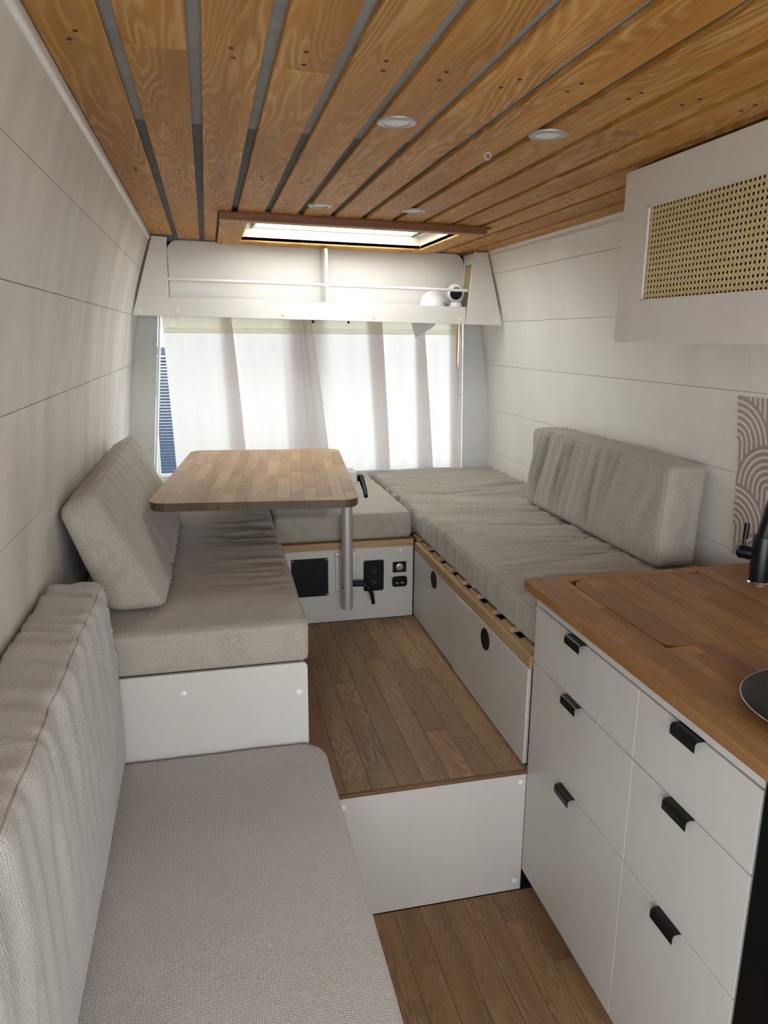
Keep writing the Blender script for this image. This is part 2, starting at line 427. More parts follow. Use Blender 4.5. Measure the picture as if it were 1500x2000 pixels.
# roof window
rw = structroot('window_3', (.6, 3.27, 2.03))
lin_ = MB()
for x0, x1, y0, y1 in ((SX0-.012, SX0, SY0, SY1), (SX1, SX1+.012, SY0, SY1), (SX0, SX1, SY1, SY1+.012), (SX0, SX1, SY0-.012, SY0)):
    ctop(x0, x1, y0, y1, -.005, .09, lin_)
lin_.build('lining', M['cream'], rw)
fr = MB()
for x0, x1, y0, y1 in ((SX0, SX0+.035, SY0, SY1), (SX1-.035, SX1, SY0, SY1), (SX0+.035, SX1-.035, SY1-.012, SY1), (SX0+.035, SX1-.035, SY0, SY0+.02)):
    ctop(x0, x1, y0, y1, .05, .062, fr)
fr.build('frame', M['plastic'], rw, bevel=.002)
for x0 in (SX0+.036, SX1-.062):
    ctop(x0, x0+.026, SY0+.036, SY1-.036, .044, .062).build('blind_rail', M['steel'], rw, bevel=.002)
    ctop(x0+.007, x0+.014, SY0+.036, SY1-.036, .041, .0438).build('rail_slot', M['black'], rw)
ctop(SX0, SX1, SY0, SY1, .066, .071).build('pane', M['acrylic'], rw)

# cove bead along the left wall and thin strip along the right
t2 = struct(MB().tube([(-.232, YF+.01, 2.022), (-.232, 1.2, 2.022), (-.232, 2.4, 2.022), (-.232, 3.59, 2.022)], .011, 10).build('trim_2', M['plastic'], None, smooth=True))
t3 = struct(MB().box(1.384, 1.394, .27, 3.595, 1.985, 2.006).build('trim_3', M['shelf'], None, bevel=.002))

# rear wall, pillars, windows ---------------------------------------
rwall = structroot('wall_rear', (CX, 4.0, 0))
box('header', M['shade_black'], rwall, -.36, 1.52, 3.985, 4.03, 1.74, 2.06)  # coloured near-black as the shade in the gaps behind the shelf
box('door_lower', M['pillar'], rwall, -.40, 1.56, 4.02, 4.05, 0, .86)
def pillar(side, xin0, xin1):
    pts_o, pts_i = [], []
    n = 10
    for i in range(n+1):
        z = .42+(1.76-.42)*i/n
        pts_o.append((CX+side*(hws(z)+.0085), z)); t = (z-.87)/(1.65-.87); pts_i.append((xin0+(xin1-xin0)*t, z))
    mb = MB().prism(pts_o+pts_i[::-1], 3.945, 3.955, 1)
    p = mb.build('corner_panel', M['pillar'], rwall, bevel=.002)
    # return edge towards the glass
    q = [(x-side*.001, z) for x, z in pts_i]; r = [(x-side*.012, z) for x, z in pts_i]
    MB().prism(q+r[::-1], 3.955, 4.03, 1).build('pillar_return', M['plastic'], rwall)
    for z in (1.02, 1.2, 1.38, 1.56):
        t = (z-.87)/(1.65-.87); x = xin0+(xin1-xin0)*t+side*.02
        MB().lathe([(.0022, 0), (.0022, .0006), (0, .0008)], (x, 3.945, z), (0, -1, 0), 10).build('rivet', M['black'], p)
    return p
pl_ = pillar(-1, -.30, -.232)
pr_ = pillar(1, 1.40, 1.384)
for z, dx in ((1.60, 0), (1.36, .004), (1.28, .004)):
    MB().lathe([(.005, 0), (.005, .001), (0, .0015)], (1.377+dx, 3.957, z), (0, -1, 0), 12).build('clip_hole', M['black'], pr_)
for i, (x0, x1) in enumerate(((-.30, .47), (.585, 1.45))):
    w = structroot('window_%d' % (i+1), ((x0+x1)/2, 4.05, .84))
    mb = MB(); t = .03
    mb.box(x0, x1, 4.035, 4.06, .84, .84+t).box(x0, x1, 4.035, 4.06, 1.76-t, 1.76).box(x0, x0+t, 4.035, 4.06, .84+t, 1.76-t).box(x1-t, x1, 4.035, 4.06, .84+t, 1.76-t)
    mb.build('window_frame', M['plastic'], w, bevel=.003)
    box('pane', M['pane'], w, x0+t, x1-t, 4.046, 4.050, .84+t, 1.76-t, 0)
box('centre_post', M['pillar'], rwall, .471, .584, 4.025, 4.07, .84, 1.76)
box('reflector_strip', M['yellow'], rwall, 1.361, 1.370, 3.99, 3.996, .87, 1.70)
# cab end: low wall under the windscreen opening
fwall = struct(box('wall_front', M['wall'], None, -.40, 1.56, YF-.04, YF-.002, 0, .9))
box('windscreen_header', M['wall'], fwall, -.30, 1.45, YF-.04, YF-.002, 1.93, 2.09)

# outdoors ----------------------------------------------------------
gr = struct(MB().box(-30, 30, -30, 40, -.62, -.6).build('ground', M['pale_concrete'], None))
fe = thing('shutter_fence', 'dark blue slatted shutter outside, seen past the left curtain edge', 'shutter', (-.7, 6.5, -.6))
sl = MB()
z = -.5
while z < 1.42:
    sl.prism([(6.47, z), (6.475, z+.002), (6.505, z+.021), (6.50, z+.021)], -2.2, .2, 0); z += .026
so = sl.build('slat', M['bluewall'], fe, kind='stuff')
fm = MB()
for x in (-2.22, -1.0, .2): fm.box(x, x+.04, 6.48, 6.54, -.6, 1.5)
fm.box(-2.22, .24, 6.48, 6.54, 1.43, 1.5)
fm.build('frame', M['bluewall'], fe)

# ------------------------------------------------------------------ cushions
def axis_pts(L, r, step):
    n = max(2, int(round((L-2*r)/step))); inner = [-L/2+r+(L-2*r)*i/n for i in range(n+1)]
    e = [-L/2, -L/2+r*.2, -L/2+r*.55]; return e+inner+[-a for a in e[::-1]]
def cushion(name, mat, parent, dims, r, centre, fn=None, warp=None, step=.014, steps=None, seams=(), plan_r=0):
    """rounded upholstered block; fn(p, n) = outward displacement in local coords, warp(p) -> world point"""
    L = dims; A = [axis_pts(L[i], r, (steps[i] if steps else step)) for i in range(3)]
    idx = {}; vs = []; fs = []
    def vert(i, j, k):
        key = (i, j, k)
        if key not in idx:
            p = Vector((A[0][i], A[1][j], A[2][k])); idx[key] = len(vs); vs.append(place(p))
        return idx[key]
    H = [d/2 for d in L]
    def surf(p):
        q = Vector([max(-H[i]+r, min(H[i]-r, p[i])) for i in range(3)]); d = p-q
        nn = d.normalized() if d.length > 1e-9 else Vector((0, 0, 1))
        return q+nn*r, nn
    def place(p):
        s, nn = surf(p)
        if fn and nn.z > -.5: s = s+nn*fn(s, nn)
        return warp(s) if warp else s+Vector(centre)
    n = [len(a) for a in A]
    for ax in range(3):
        b, c = (ax+1) % 3, (ax+2) % 3
        for end in (0, n[ax]-1):
            for i in range(n[b]-1):
                for j in range(n[c]-1):
                    q = []
                    for di, dj in ((0, 0), (1, 0), (1, 1), (0, 1)):
                        key = [0, 0, 0]; key[ax] = end; key[b] = i+di; key[c] = j+dj; q.append(vert(*key))
                    fs.append(tuple(q) if end else tuple(q[::-1]))
    mb = MB(); mb.v = [Vector(v) for v in vs]; mb.f = fs
    o = mb.build(name, mat, parent, smooth=False)
    o.data.polygons.foreach_set('use_smooth', [True]*len(o.data.polygons))
    for a0, a1 in seams:     # stitched seam along a straight edge given by two corner sign triples
        p0 = Vector([a0[i]*H[i] for i in range(3)]); p1 = Vector([a1[i]*H[i] for i in range(3)])
        m = max(8, int((p1-p0).length/.012)); pts = []
        for t in range(m+1):
            pts.append(place(p0.lerp(p1, .012+.976*t/m)))
        MB().tube(pts, .0014, 6).build('seam', M['seam'], o, smooth=True)
    return o

# --- right bench cushion: pulled wrinkles across the seat
def fn_right(p, n):
    y, x, z = p.y, p.x, p.z
    if n.z > .3:
        a = sstep(-.40, -.20, -abs(x)+.02)*.0+1
        q = y+.22*x+.05*math.sin(x*6+y*3.5)+.06*fbm(x*2.2, y*1.8, 8.8, 2)
        w = abs(fbm(q*10.5, x*1.5, 3.1, 1)); w2 = abs(fbm(q*21, x*2.4+5, 9.1, 1))
        amt = .45+.55*sstep(-1.0, .1, y)*sstep(1.1, .5, y)+.15*fbm(x*3, y*2, 1)
        return n.z*(.070*(.2-w)+.042*(.2-w2))*amt+.004*fbm(x*3, y*2, 1)
    if n.x < -.5:
        return .006*fbm(y*16, z*3, 2, 2)+.003*fbm(y*5, z*2, 7)
    return .004*fbm(x*4, y*4, z*4)
Z0, ZT = .757, .872
rc = cushion('seat_cushion', M['fab'], None, (.70, 2.18, ZT-Z0), .026, (.846+.35, 1.752+1.09, (Z0+ZT)/2), fn_right, steps=(.02, .0095, .02), seams=(((-1, -1, 1), (-1, 1, 1)), ((-1, -1, 1), (1, -1, 1))))
tag(rc, 'wrinkled grey linen seat cushion on the right slatted bench beside the kitchen', 'cushion', 'bench seat cushions')
# --- rear cushion
def fn_rear(p, n):
    if n.z > .3:
        w = abs(fbm(p.x*4+p.y*9, p.y*3-p.x*6, 4.4, 2)); return n.z*(.007*(1-2*w)-.002)
    return .004*fbm(p.x*5, p.y*4, p.z*6, 2)
rearc = cushion('seat_cushion', M['fab'], None, (.588, .99, ZT-Z0), .022, (.236+.294, 2.936+.495, (Z0+ZT)/2-.001), fn_rear, step=.016, seams=(((-1, -1, 1), (1, -1, 1)),))
tag(rearc, 'grey linen seat cushion on the rear bench under the curtains, between the side cushions', 'cushion', 'bench seat cushions')
# --- left bench cushion: gathers near the front seam
def fn_left(p, n):
    xr, y = p.x, p.y
    if n.z > .3:
        g = sstep(-.05, .30, xr)*sstep(-.95, -.55, y)*sstep(.9, .3, y)
        w = abs(fbm(y*22+2*xr, xr*2.2, 1.7, 2))
        return n.z*(.032*g*(.25-w)+.003*fbm(xr*4, y*3, 2.)+.003*math.cos(y*1.3))
    if n.x > .4: return .004*fbm(y*10, p.z*3, 4, 2)
    return .003*fbm(p.x*6, p.y*5, p.z*5)
lc = cushion('seat_cushion', M['fab'], None, (.62, 2.13, ZT-Z0), .020, (.228-.31, 1.795+1.065, (Z0+ZT)/2), fn_left, steps=(.02, .011, .02), seams=(((-1, -1, 1), (1, -1, 1)), ((1, -1, 1), (1, 1, 1))))
tag(lc, 'grey linen seat cushion on the left bench beneath the table', 'cushion', 'bench seat cushions')
# --- front sofa seat: coarse weave, rounded far corner
def fn_sofa(p, n): return .004*fbm(p.x*3, p.y*3, p.z*3)+(n.z*.006*math.cos(p.x*4.5)*math.cos(p.y*1.4) if n.z > .3 else 0)
def warp_sofa(s):
    x, y, z = s
    hx, hy, R = .33, .745, .07          # round the free corner in plan
    dx, dy = x-(hx-R), y-(hy-R)
    if dx > 0 and dy > 0:
        m = max(dx, dy); l = math.hypot(dx, dy); f = m/l; x = hx-R+dx*f; y = hy-R+dy*f
    return Vector((-.068+x, 1.048+y, .470+z))
sc_ = cushion('seat_cushion', M['fab2'], None, (.66, 1.49, .116), .024, None, fn_sofa, warp_sofa, step=.02)
tag(sc_, 'pale grey coarse-weave sofa seat cushion nearest the camera, lowest of the seats', 'cushion', 'bench seat cushions')

# --- backrest, front sofa (gathers hang from the top seam)
def gather(u, d, s, f=26, amp=.010):
    w = abs(fbm(u*f+.6*fbm(u*4, d*3, s), d*1.6, s, 1)); return amp*3.4*(.25-w)
def fn_b1(p, n):
    y, z = p.y, p.z
    if n.x > .4: return n.x*gather(y, z, 2.2, 17)*sstep(-.26, .18, z)*.9+.003*fbm(y*3, z*3, 5)+.010*math.cos(z*6)*math.cos(y*1.6)
    if n.z > .4: return gather(y+p.x*.4, p.x, 8.2, 19, .0035)
    return .004*fbm(p.x*7, y*4, z*5)
def warp_b1(s):
    x, y, z = s; t = (z+.25)/.5      # slight lean to the wall
    return Vector((-.312-.018*t+x, 1.045+y, .788+z))
b1 = cushion('back_cushion', M['fab2'], None, (.135, 1.47, .485), .026, None, fn_b1, warp_b1, steps=(.013, .011, .018), seams=(((1, -1, 1), (1, 1, 1)),))
tag(b1, 'long grey back cushion upright against the left wall behind the front sofa seat', 'cushion', 'back cushions')
# --- backrest, left bench (leaning)
def fn_b2(p, n):
    y, z = p.y, p.z
    if n.x > .4: return n.x*gather(y+z*.25, z, 5.5, 20, .006)*sstep(-.55, -.28, y)+.004*fbm(y*3, z*4, 5)+.008*math.cos(z*7)*math.cos(y*2)
    if n.z > .4: return gather(y, p.x, 3.2, 20, .005)*sstep(-.55, -.35, y)
    return .004*fbm(p.x*7, y*4, z*5)+ (-n.y*.006 if n.y < -.5 else 0)
FB, FT, BT, BB = Vector((-.128, .884)), Vector((-.298, 1.222)), Vector((-.390, 1.165)), Vector((-.285, .880))
def warp_b2(s):
    x, y, z = s; u = x/.14+.5; w = z/.37+.5
    q = (BB*(1-u)+FB*u)*(1-w)+(BT*(1-u)+FT*u)*w
    return Vector((q.x, 2.49+y, q.y))
b2 = cushion('back_cushion', M['fab'], None, (.14, 1.11, .37), .032, None, fn_b2, warp_b2, steps=(.012, .011, .014), seams=(((1, -1, 1), (1, 1, 1)), ((1, -1, -1), (1, -1, 1)), ((1, -1, -1), (1, 1, -1))))
tag(b2, 'grey back cushion leaning on the left bench beside the table', 'cushion', 'back cushions')
zp = MB().box(-.178, -.172, 1.905, 1.93, .8795, .8815)
zo = zp.build('zip_pull', M['steel'], b2, bevel=.0005)
# --- backrest, right bench
def fn_b3(p, n):
    y, z = p.y, p.z
    if n.x < -.4: return -n.x*gather(y+z*.10+.02*math.sin(z*9), z, 6.5, 17, .012)*(.35+.65*sstep(-.47, -.1, y))*sstep(-.17, .0, z+.05)+.004*fbm(y*3, z*4, 5)+.006*math.cos(z*8)*math.cos(y*2.5)
    if n.z > .4: return gather(y+p.x*.8, p.x, 1.2, 15, .009)*sstep(-.52, -.2, y)
    return .003*fbm(p.x*7, y*4, z*5)
def warp_b3(s):
    x, y, z = s; t = (z+.17)/.34
    return Vector((1.436+.018*t+x, 2.475+y+.0*t, 1.046+z))
b3 = cushion('back_cushion', M['fab'], None, (.15, 1.00, .335), .026, None, fn_b3, warp_b3, steps=(.013, .0095, .014), seams=(((-1, -1, 1), (-1, 1, 1)), ((-1, -1, -1), (-1, -1, 1)), ((-1, -1, 1), (1, -1, 1))))
tag(b3, 'pale grey back cushion standing against the right wall behind the worktop', 'cushion', 'back cushions')

# ------------------------------------------------------------------ benches
lb = thing('bench_base', 'white panelled base of the left bench, its end facing the front sofa', 'bench', (-.08, 2.8, ZP))
def rounded(x0, x1, z0, z1, r, corners):
    pts = []
    for cx, cz, a0, key in ((x1-r, z0+r, -90, 'br'), (x1-r, z1-r, 0, 'tr'), (x0+r, z1-r, 90, 'tl'), (x0+r, z0+r, 180, 'bl')):
        if key in corners: pts += [(cx+r*math.cos(math.radians(a0+i*15)), cz+r*math.sin(math.radians(a0+i*15))) for i in range(7)]
        else: pts.append({'br': (x1, z0), 'tr': (x1, z1), 'tl': (x0, z1), 'bl': (x0, z0)}[key])
    return pts
ep = MB().prism(rounded(-.385, .2215, ZP+.001, .7555, .014, ('tr',)), 1.797, 1.809, 1).build('end_panel', M['white'], lb, bevel=.0015)
for x, z in ((-.10, .70), (.197, .672)): cap(ep, (x, 1.797, z), (0, -1, 0))
box('front_panel', M['white'], lb, .205, .217, 1.81, 2.92, ZP+.001, .735)
for i in range(11):
    y = 1.83+i*.19
    box('slat', M['pinex'], lb, -.37, .212, y, y+.07, .738, .7545, .001)

rb = thing('bench_base', 'white rear bench front carrying the sockets and table bracket', 'bench', (.53, 3.0, ZP))
fp = box('front_panel', M['white'], rb, .218, .829, 2.93, 2.942, ZP+.001, .722, .001)
box('rail', M['pinex'], rb, .218, .829, 2.926, 2.96, .7225, .7535, .0015)
for x, z in ((.265, .705), (.775, .703)): cap(fp, (x, 2.93, z), (0, -1, 0))
box('seat_board', M['pinex'], rb, .218, .829, 2.961, 3.93, .738, .7535)

gb = thing('bench_base', 'right bench base with two white drawer fronts, pine rail and slats', 'bench', (1.1, 2.4, ZP))
def finger_hole(parent, y, z):
    MB().lathe([(.0365, 0), (.0365, .0016), (.033, .0026), (.0315, .0012), (.030, -.004), (0, -.0045)], (.8295-(.001), y, z), (-1, 0, 0), 32).build('finger_pull', M['black'], parent, smooth=True)
d1 = box('drawer_front', M['white'], gb, .833, .845, 2.372, 2.925, ZP+.006, .699, .001)
d2 = box('drawer_front', M['white'], gb, .8295, .8425, 1.738, 2.368, ZP+.004, .699, .001)
MB().lathe([(.0365, 0), (.0365, .0016), (.033, .0026), (.0315, .0012), (0, .0010)], (.8328, 2.637, .662), (-1, 0, 0), 32).build('finger_pull', M['black'], d1, smooth=True)
MB().lathe([(.0365, 0), (.0365, .0016), (.033, .0026), (.0315, .0012), (0, .0010)], (.8293, 2.063, .652), (-1, 0, 0), 32).build('finger_pull', M['black'], d2, smooth=True)
rl = box('rail', M['pine'], gb, .8335, .858, 1.735, 2.925, .7005, .738, .002)
sm = mesh_of(MB().lathe([(.0045, 0), (.0045, .0006), (.002, .0002)], (0, 0, 0), (-1, 0, 0), 10), 'screw', plain('brass_screw', 'a8803c', .4, .8))
for y in (1.76, 1.95, 2.13, 2.32, 2.50, 2.70, 2.86): inst(sm, 'screw', rl, (.8334, y, .721))
for i in range(15):
    y = 1.757+i*.146
    box('slat', M['pinex'], gb, .845, 1.53, y, y+.07, .7385, .7555, .001)
box('end_panel', M['white'], gb, .86, 1.54, 1.722, 1.732, ZP+.003, .73)
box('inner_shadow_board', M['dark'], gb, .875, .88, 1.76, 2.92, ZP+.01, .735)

sb = thing('sofa_base', 'white box base hidden below the front sofa cushion', 'sofa base', (-.07, 1.0, 0))
box('front_panel', M['white'], sb, .235, .247, .32, 1.704, .001, .409)
box('seat_board', M['white'], sb, -.385, .234, .32, 1.704, .397, .409)
box('end_panel', M['white'], sb, -.385, .234, .32, .332, .001, .396)

# ------------------------------------------------------------------ table
TZ = 1.10
tb = thing('dining_table', 'oak block table with rounded corners on one grey metal leg', 'table', (.181, 2.773, ZP+.0), -math.radians(6.2))
def clip_poly(poly, a, b):
    """keep the part of poly left of a->b"""
    out = []
    for i, p in enumerate(poly):
        q = poly[(i+1) % len(poly)]
        s1 = (b[0]-a[0])*(p[1]-a[1])-(b[1]-a[1])*(p[0]-a[0]); s2 = (b[0]-a[0])*(q[1]-a[1])-(b[1]-a[1])*(q[0]-a[0])
        if s1 >= 0: out.append(p)
        if s1*s2 < 0:
            t = s1/(s1-s2); out.append((p[0]+(q[0]-p[0])*t, p[1]+(q[1]-p[1])*t))
    return out
def rr_poly(x0, x1, y0, y1, r, n=7):
    pts = []
    for cx, cy, a in ((x1-r, y0+r, -90), (x1-r, y1-r, 0), (x0+r, y1-r, 90), (x0+r, y0+r, 180)):
        pts += [(cx+r*math.cos(math.radians(a+90*i/(n-1))), cy+r*math.sin(math.radians(a+90*i/(n-1)))) for i in range(n)]
    return pts
def staves(x0, x1, y0, y1, w, L, seed):
    rnd = random.Random(seed); n = max(1, round((x1-x0)/w)); w = (x1-x0)/n; out = []
    for i in range(n):
        y = y0-rnd.random()*L*.8
        while y < y1:
            l = L*(.65+.7*rnd.random()); a, b = max(y, y0), min(y+l, y1)
            if y1-b < .05: b = y1; l = b-y+1e-6
            if b-a > .012: out.append((x0+i*w, x0+(i+1)*w, a, b))
            y += l
            if b >= y1: break
    return out
def stave_top(parent, rects, z0, z1, mat, outline=None, local=False, name='stave', bev=.0007):
    for x0, x1, y0, y1 in rects:
        p = [(x0+.0001, y0+.0001), (x1-.0001, y0+.0001), (x1-.0001, y1-.0001), (x0+.0001, y1-.0001)]
        if outline:
            for a, b in zip(outline, outline[1:]+outline[:1]):
                if math.hypot(a[0]-b[0], a[1]-b[1]) > 1e-7: p = clip_poly(p, a, b)
                if len(p) < 3: break
        if len(p) < 3: continue
        q = []
        for c in p:
            if not q or math.hypot(c[0]-q[-1][0], c[1]-q[-1][1]) > 2e-4: q.append(c)
        if len(q) < 3: continue
        MB().prism(q, z0, z1, 2).build(name, mat, parent, bevel=bev, seg=1, local=local)
tw, tl_ = .652, 1.075
tt = MB().prism(rr_poly(-tw/2+.004, tw/2-.004, -tl_/2+.004, tl_/2-.004, .05), TZ-ZP-.027, TZ-ZP-.024, 2).build('tabletop', M['table'], tb, local=True)
stave_top(tt, staves(-tw/2, tw/2, -tl_/2, tl_/2, .0435, .27, 21), TZ-ZP-.0238, TZ-ZP, M['table'], rr_poly(-tw/2, tw/2, -tl_/2, tl_/2, .055), True, bev=.0005)
# leg and bracket in the table's frame
Ri = Matrix.Rotation(math.radians(6.2), 3, 'Z')
def loc(x, y, z): return Ri @ (Vector((x, y, z))-Vector((.181, 2.773, ZP)))
LX, LY = .528, 2.875
def oval(cx, cy, rx, ry, n=24): return [(cx+rx*math.cos(2*PI*i/n), cy+ry*math.sin(2*PI*i/n)) for i in range(n)]
lg = MB().prism(oval(LX, LY, .0235, .0235), .478, TZ-.03, 2)
lg.v = [loc(*v) for v in lg.v]; leg = lg.build('leg', M['steel'], tb, smooth=True, local=True)
def lpart(mb, name, mat, parent, **kw):
    mb.v = [loc(*v) for v in mb.v]; return mb.build(name, mat, parent, local=True, **kw)
br = lpart(MB().prism(rounded(.487, .578, .527, .714, .004, ('br', 'tr', 'bl', 'tl')), 2.9215, 2.9292, 1), 'wall_bracket', M['steel'], tb, bevel=.001)
lpart(MB().box(.502, .554, 2.9, 2.9213, .535, .706), 'clamp_block', M['steel'], br, bevel=.004)
for x in (.4965, .569):
    for z in (.541, .700):
        lpart(MB().lathe([(.0045, 0), (.0045, .001), (.002, .0016), (0, .0012)], (x, 2.9214, z), (0, -1, 0), 12), 'screw', M['chrome'], br, smooth=True)
lpart(MB().cyl((.506, 2.855, .578), (.506, 2.8515, .578), .003, 10), 'pin', M['black'], br)
lev = MB().cyl((.545, 2.885, .583), (.612, 2.875, .583), .0125, 14)
lpart(lev, 'clamp_knob', M['black'], br, smooth=True)
lpart(MB().tube([(.600, 2.872, .583), (.618, 2.865, .568), (.630, 2.860, .54), (.635, 2.857, .512), (.636, 2.857, .497)], [.0115, .0105, .0085, .0075, .0085], 10), 'lever', M['black'], br, smooth=True)
# clamp under the top at the leg's head
hb = lpart(MB().box(.48, .562, 2.825, 2.925, TZ-.075, TZ-.0285), 'head_bracket', M['steel'], tb, bevel=.003)
lpart(MB().cyl((.556, 2.88, TZ-.063), (.592, 2.88, TZ-.063), .014, 14), 'clamp_knob', M['black'], hb, smooth=True)
lpart(MB().tube([(.585, 2.875, TZ-.060), (.588, 2.85, TZ-.075), (.588, 2.80, TZ-.098), (.584, 2.76, TZ-.115)], [.014, .0115, .009, .008], 10), 'lever', M['black'], hb, smooth=True)

# ------------------------------------------------------------------ fittings on the rear bench
def dots(parent, pts, y, r, mat):
    for x, z in pts: MB().lathe([(r, 0), (r, .0008), (0, .001)], (x, y, z), (0, -1, 0), 10).build('contact', mat, parent)
v_ = MB().prism(rounded(.300, .456, .522, .690, .003, ('tr', 'tl', 'br', 'bl')), 2.9265, 2.9298, 1).build('vent_plate', M['black'], None, bevel=.0008)
tag(v_, 'square black cover plate on the white rear bench left of the table leg', 'plate')
for x in (.307, .449):
    for z in (.529, .683): MB().lathe([(.003, 0), (.003, .0008), (0, .001)], (x, 2.9264, z), (0, -1, 0), 10).build('screw', M['steel'], v_)
s1 = thing('power_socket', 'tall black double power socket beside the table leg', 'socket', (.653, 2.93, .53))
pa = MB().prism(rounded(.609, .697, .530, .667, .008, ('tr', 'tl', 'br', 'bl')), 2.922, 2.9298, 1).build('plate', M['black'], s1, bevel=.002)
for z in (.623, .574):
    o = MB().lathe([(.022, .0001), (.0225, .0022), (.019, .0022), (.0185, .0008), (0, .0008)], (.655, 2.922, z), (0, -1, 0), 24).build('socket_well', M['matblack'], s1, smooth=True)
    dots(o, ((.648, z+.001), (.662, z+.001), (.655, z-.007)), 2.9212, .002, M['chrome'])
s2 = thing('antenna_socket', 'small square black plate with round chrome socket near the right bench', 'socket', (.768, 2.93, .605))
box('plate', M['black'], s2, .738, .797, 2.9235, 2.9298, .606, .653, .001)
rg = MB().lathe([(.0155, 0), (.016, .003), (.0125, .0038), (.0115, .001), (0, .0008)], (.768, 2.9235, .630), (0, -1, 0), 24).build('ring', M['chrome'], s2, smooth=True)
dots(rg, ((.764, .633), (.771, .627), (.769, .635)), 2.9225, .002, M['chrome'])
s3 = thing('usb_socket', 'small rounded black twin charging socket below the chrome one', 'socket', (.768, 2.93, .537))
MB().prism(rounded(.735, .802, .540, .587, .013, ('tr', 'tl', 'br', 'bl')), 2.922, 2.9298, 1).build('plate', M['black'], s3, bevel=.002)
for x in (.757, .780): box('port', M['steel'], s3, x-.006, x+.006, 2.9212, 2.9219, .556, .560, 0)

# ------------------------------------------------------------------ overhead shelf at the rear
def zt(x): return -.016*(x+.2)
sh = thing('overhead_shelf', 'white open shelf with divider and rail above the rear curtains', 'shelf', (.575, 3.65, 1.66))
def sheared(mb):
    for v in mb.v: v.z += zt(v.x)
    return mb
def spart(mb, name, mat=None, parent=None, **kw): return sheared(mb).build(name, mat or M['shelf'], parent or sh, **kw)
fa = spart(MB().box(-.164, 1.272, 3.600, 3.612, 1.684, 1.768), 'fascia', bevel=.0015)
spart(MB().box(-.30, 1.45, 3.6125, 3.80, 1.722, 1.734), 'shelf_board')
spart(MB().prism(rounded(-.158, 1.305, 1.735, 2.033, .05, ('tr', 'tl')), 3.752, 3.76, 1), 'back_panel', bevel=.001)
dv = spart(MB().prism([(3.613, 1.735), (3.613, 1.985), (3.618, 2.008), (3.63, 2.018), (3.751, 2.024), (3.751, 1.735)], .567, .579, 0), 'divider', bevel=.001)
spart(MB().cyl((-.16, 3.607, 1.847), (.566, 3.607, 1.847), .0075, 12), 'rail', M['plastic'], smooth=True)
spart(MB().cyl((.580, 3.607, 1.847), (1.279, 3.607, 1.847), .0075, 12), 'rail', M['plastic'], smooth=True)
elp = spart(MB().prism([(-.318, 1.683), (-.165, 1.683), (-.150, 2.026), (-.215, 2.028)], 3.598, 3.611, 1), 'end_panel', bevel=.0015)
erp = spart(MB().prism([(1.273, 1.683), (1.469, 1.683), (1.376, 2.030), (1.306, 2.030)], 3.598, 3.611, 1), 'end_panel', bevel=.0015)
spart(MB().prism([(3.612, 1.735), (3.612, 2.022), (3.751, 2.022), (3.751, 1.735)], -.168, -.160, 0), 'side_cheek')
# right cheek holds a cane inset: frame of four pieces
cx0 = 1.292
def cheek(y0, y1, z0, z1):
    mb = MB(); xs = lambda z: 1.281+(z-1.70)*.085
    mb.add([(xs(z0), y0, z0), (xs(z0)+.01, y0, z0), (xs(z0)+.01, y1, z0), (xs(z0), y1, z0), (xs(z1), y0, z1), (xs(z1)+.01, y0, z1), (xs(z1)+.01, y1, z1), (xs(z1), y1, z1)],
           [(3,2,1,0),(4,5,6,7),(0,1,5,4),(1,2,6,5),(2,3,7,6),(3,0,4,7)]); return mb
mbq = MB()
for a in ((3.612, 3.626, 1.735, 2.025), (3.72, 3.751, 1.735, 2.025), (3.626, 3.72, 1.735, 1.745), (3.626, 3.72, 1.975, 2.025)):
    q = cheek(*a); mbq.add(q.v, q.f)
spart(mbq, 'side_cheek')
def cane(parent, P, U, V, nu, nv, pitch, nrm, name='cane_webbing'):
    """open octagon cane: paired strands both ways plus diagonals; P origin, U and V unit vectors"""
    mb = MB(); U, V, N = Vector(U), Vector(V), Vector(nrm)
    def strand(a, b, w, h):
        a = P+U*a[0]+V*a[1]; b = P+U*b[0]+V*b[1]; d = (b-a).normalized(); s = N.cross(d)*w*.5; t = N*.0004; o = N*h
        mb.add([a-s+o, a+s+o, b+s+o, b-s+o, a-s+o+t, a+s+o+t, b+s+o+t, b-s+o+t], [(3,2,1,0),(4,5,6,7),(0,1,5,4),(1,2,6,5),(2,3,7,6),(3,0,4,7)])
    Wd, Hd = nu*pitch, nv*pitch; e = pitch*.105; w = pitch*.13
    for i in range(nu+1):
        for s in (-e, e): strand((i*pitch+s, 0), (i*pitch+s, Hd), w, 0)
    for j in range(nv+1):
        for s in (-e, e): strand((0, j*pitch+s), (Wd, j*pitch+s), w, .0005)
    for k in range(-nv-1, nu+1):        # diagonals cut the cell corners, leaving octagonal holes
        c = (k+.5)*pitch; a0 = max(0, c); a1 = min(Wd, c+Hd)
        if a1-a0 > 1e-4: strand((a0, a0-c), (a1, a1-c), w*1.5, .001)
    for k in range(0, nu+nv+1):
        c = (k+.5)*pitch; a0 = max(0, c-Hd); a1 = min(Wd, c)
        if a1-a0 > 1e-4: strand((a0, c-a0), (a1, c-a1), w*1.5, .0015)
    return mb
cw = cane(None, Vector((1.290, 3.6262, 1.745)), (0, 1, 0), Vector((.085, 0, 1)).normalized(), 7, 17, .0134, (-1, 0, 0))
spart(cw, 'cane_webbing', M['cane'], kind='stuff')
spart(cheek(3.625, 3.721, 1.744, 1.976), 'cheek_shade_sheet', M['dark']).location.x += .004  # dark sheet, its colour stands in for shade behind the cane
for x in (-.125, .36, .80, 1.245): cap(fa, (x, 3.600, 1.706+zt(x)), (0, -1, 0))
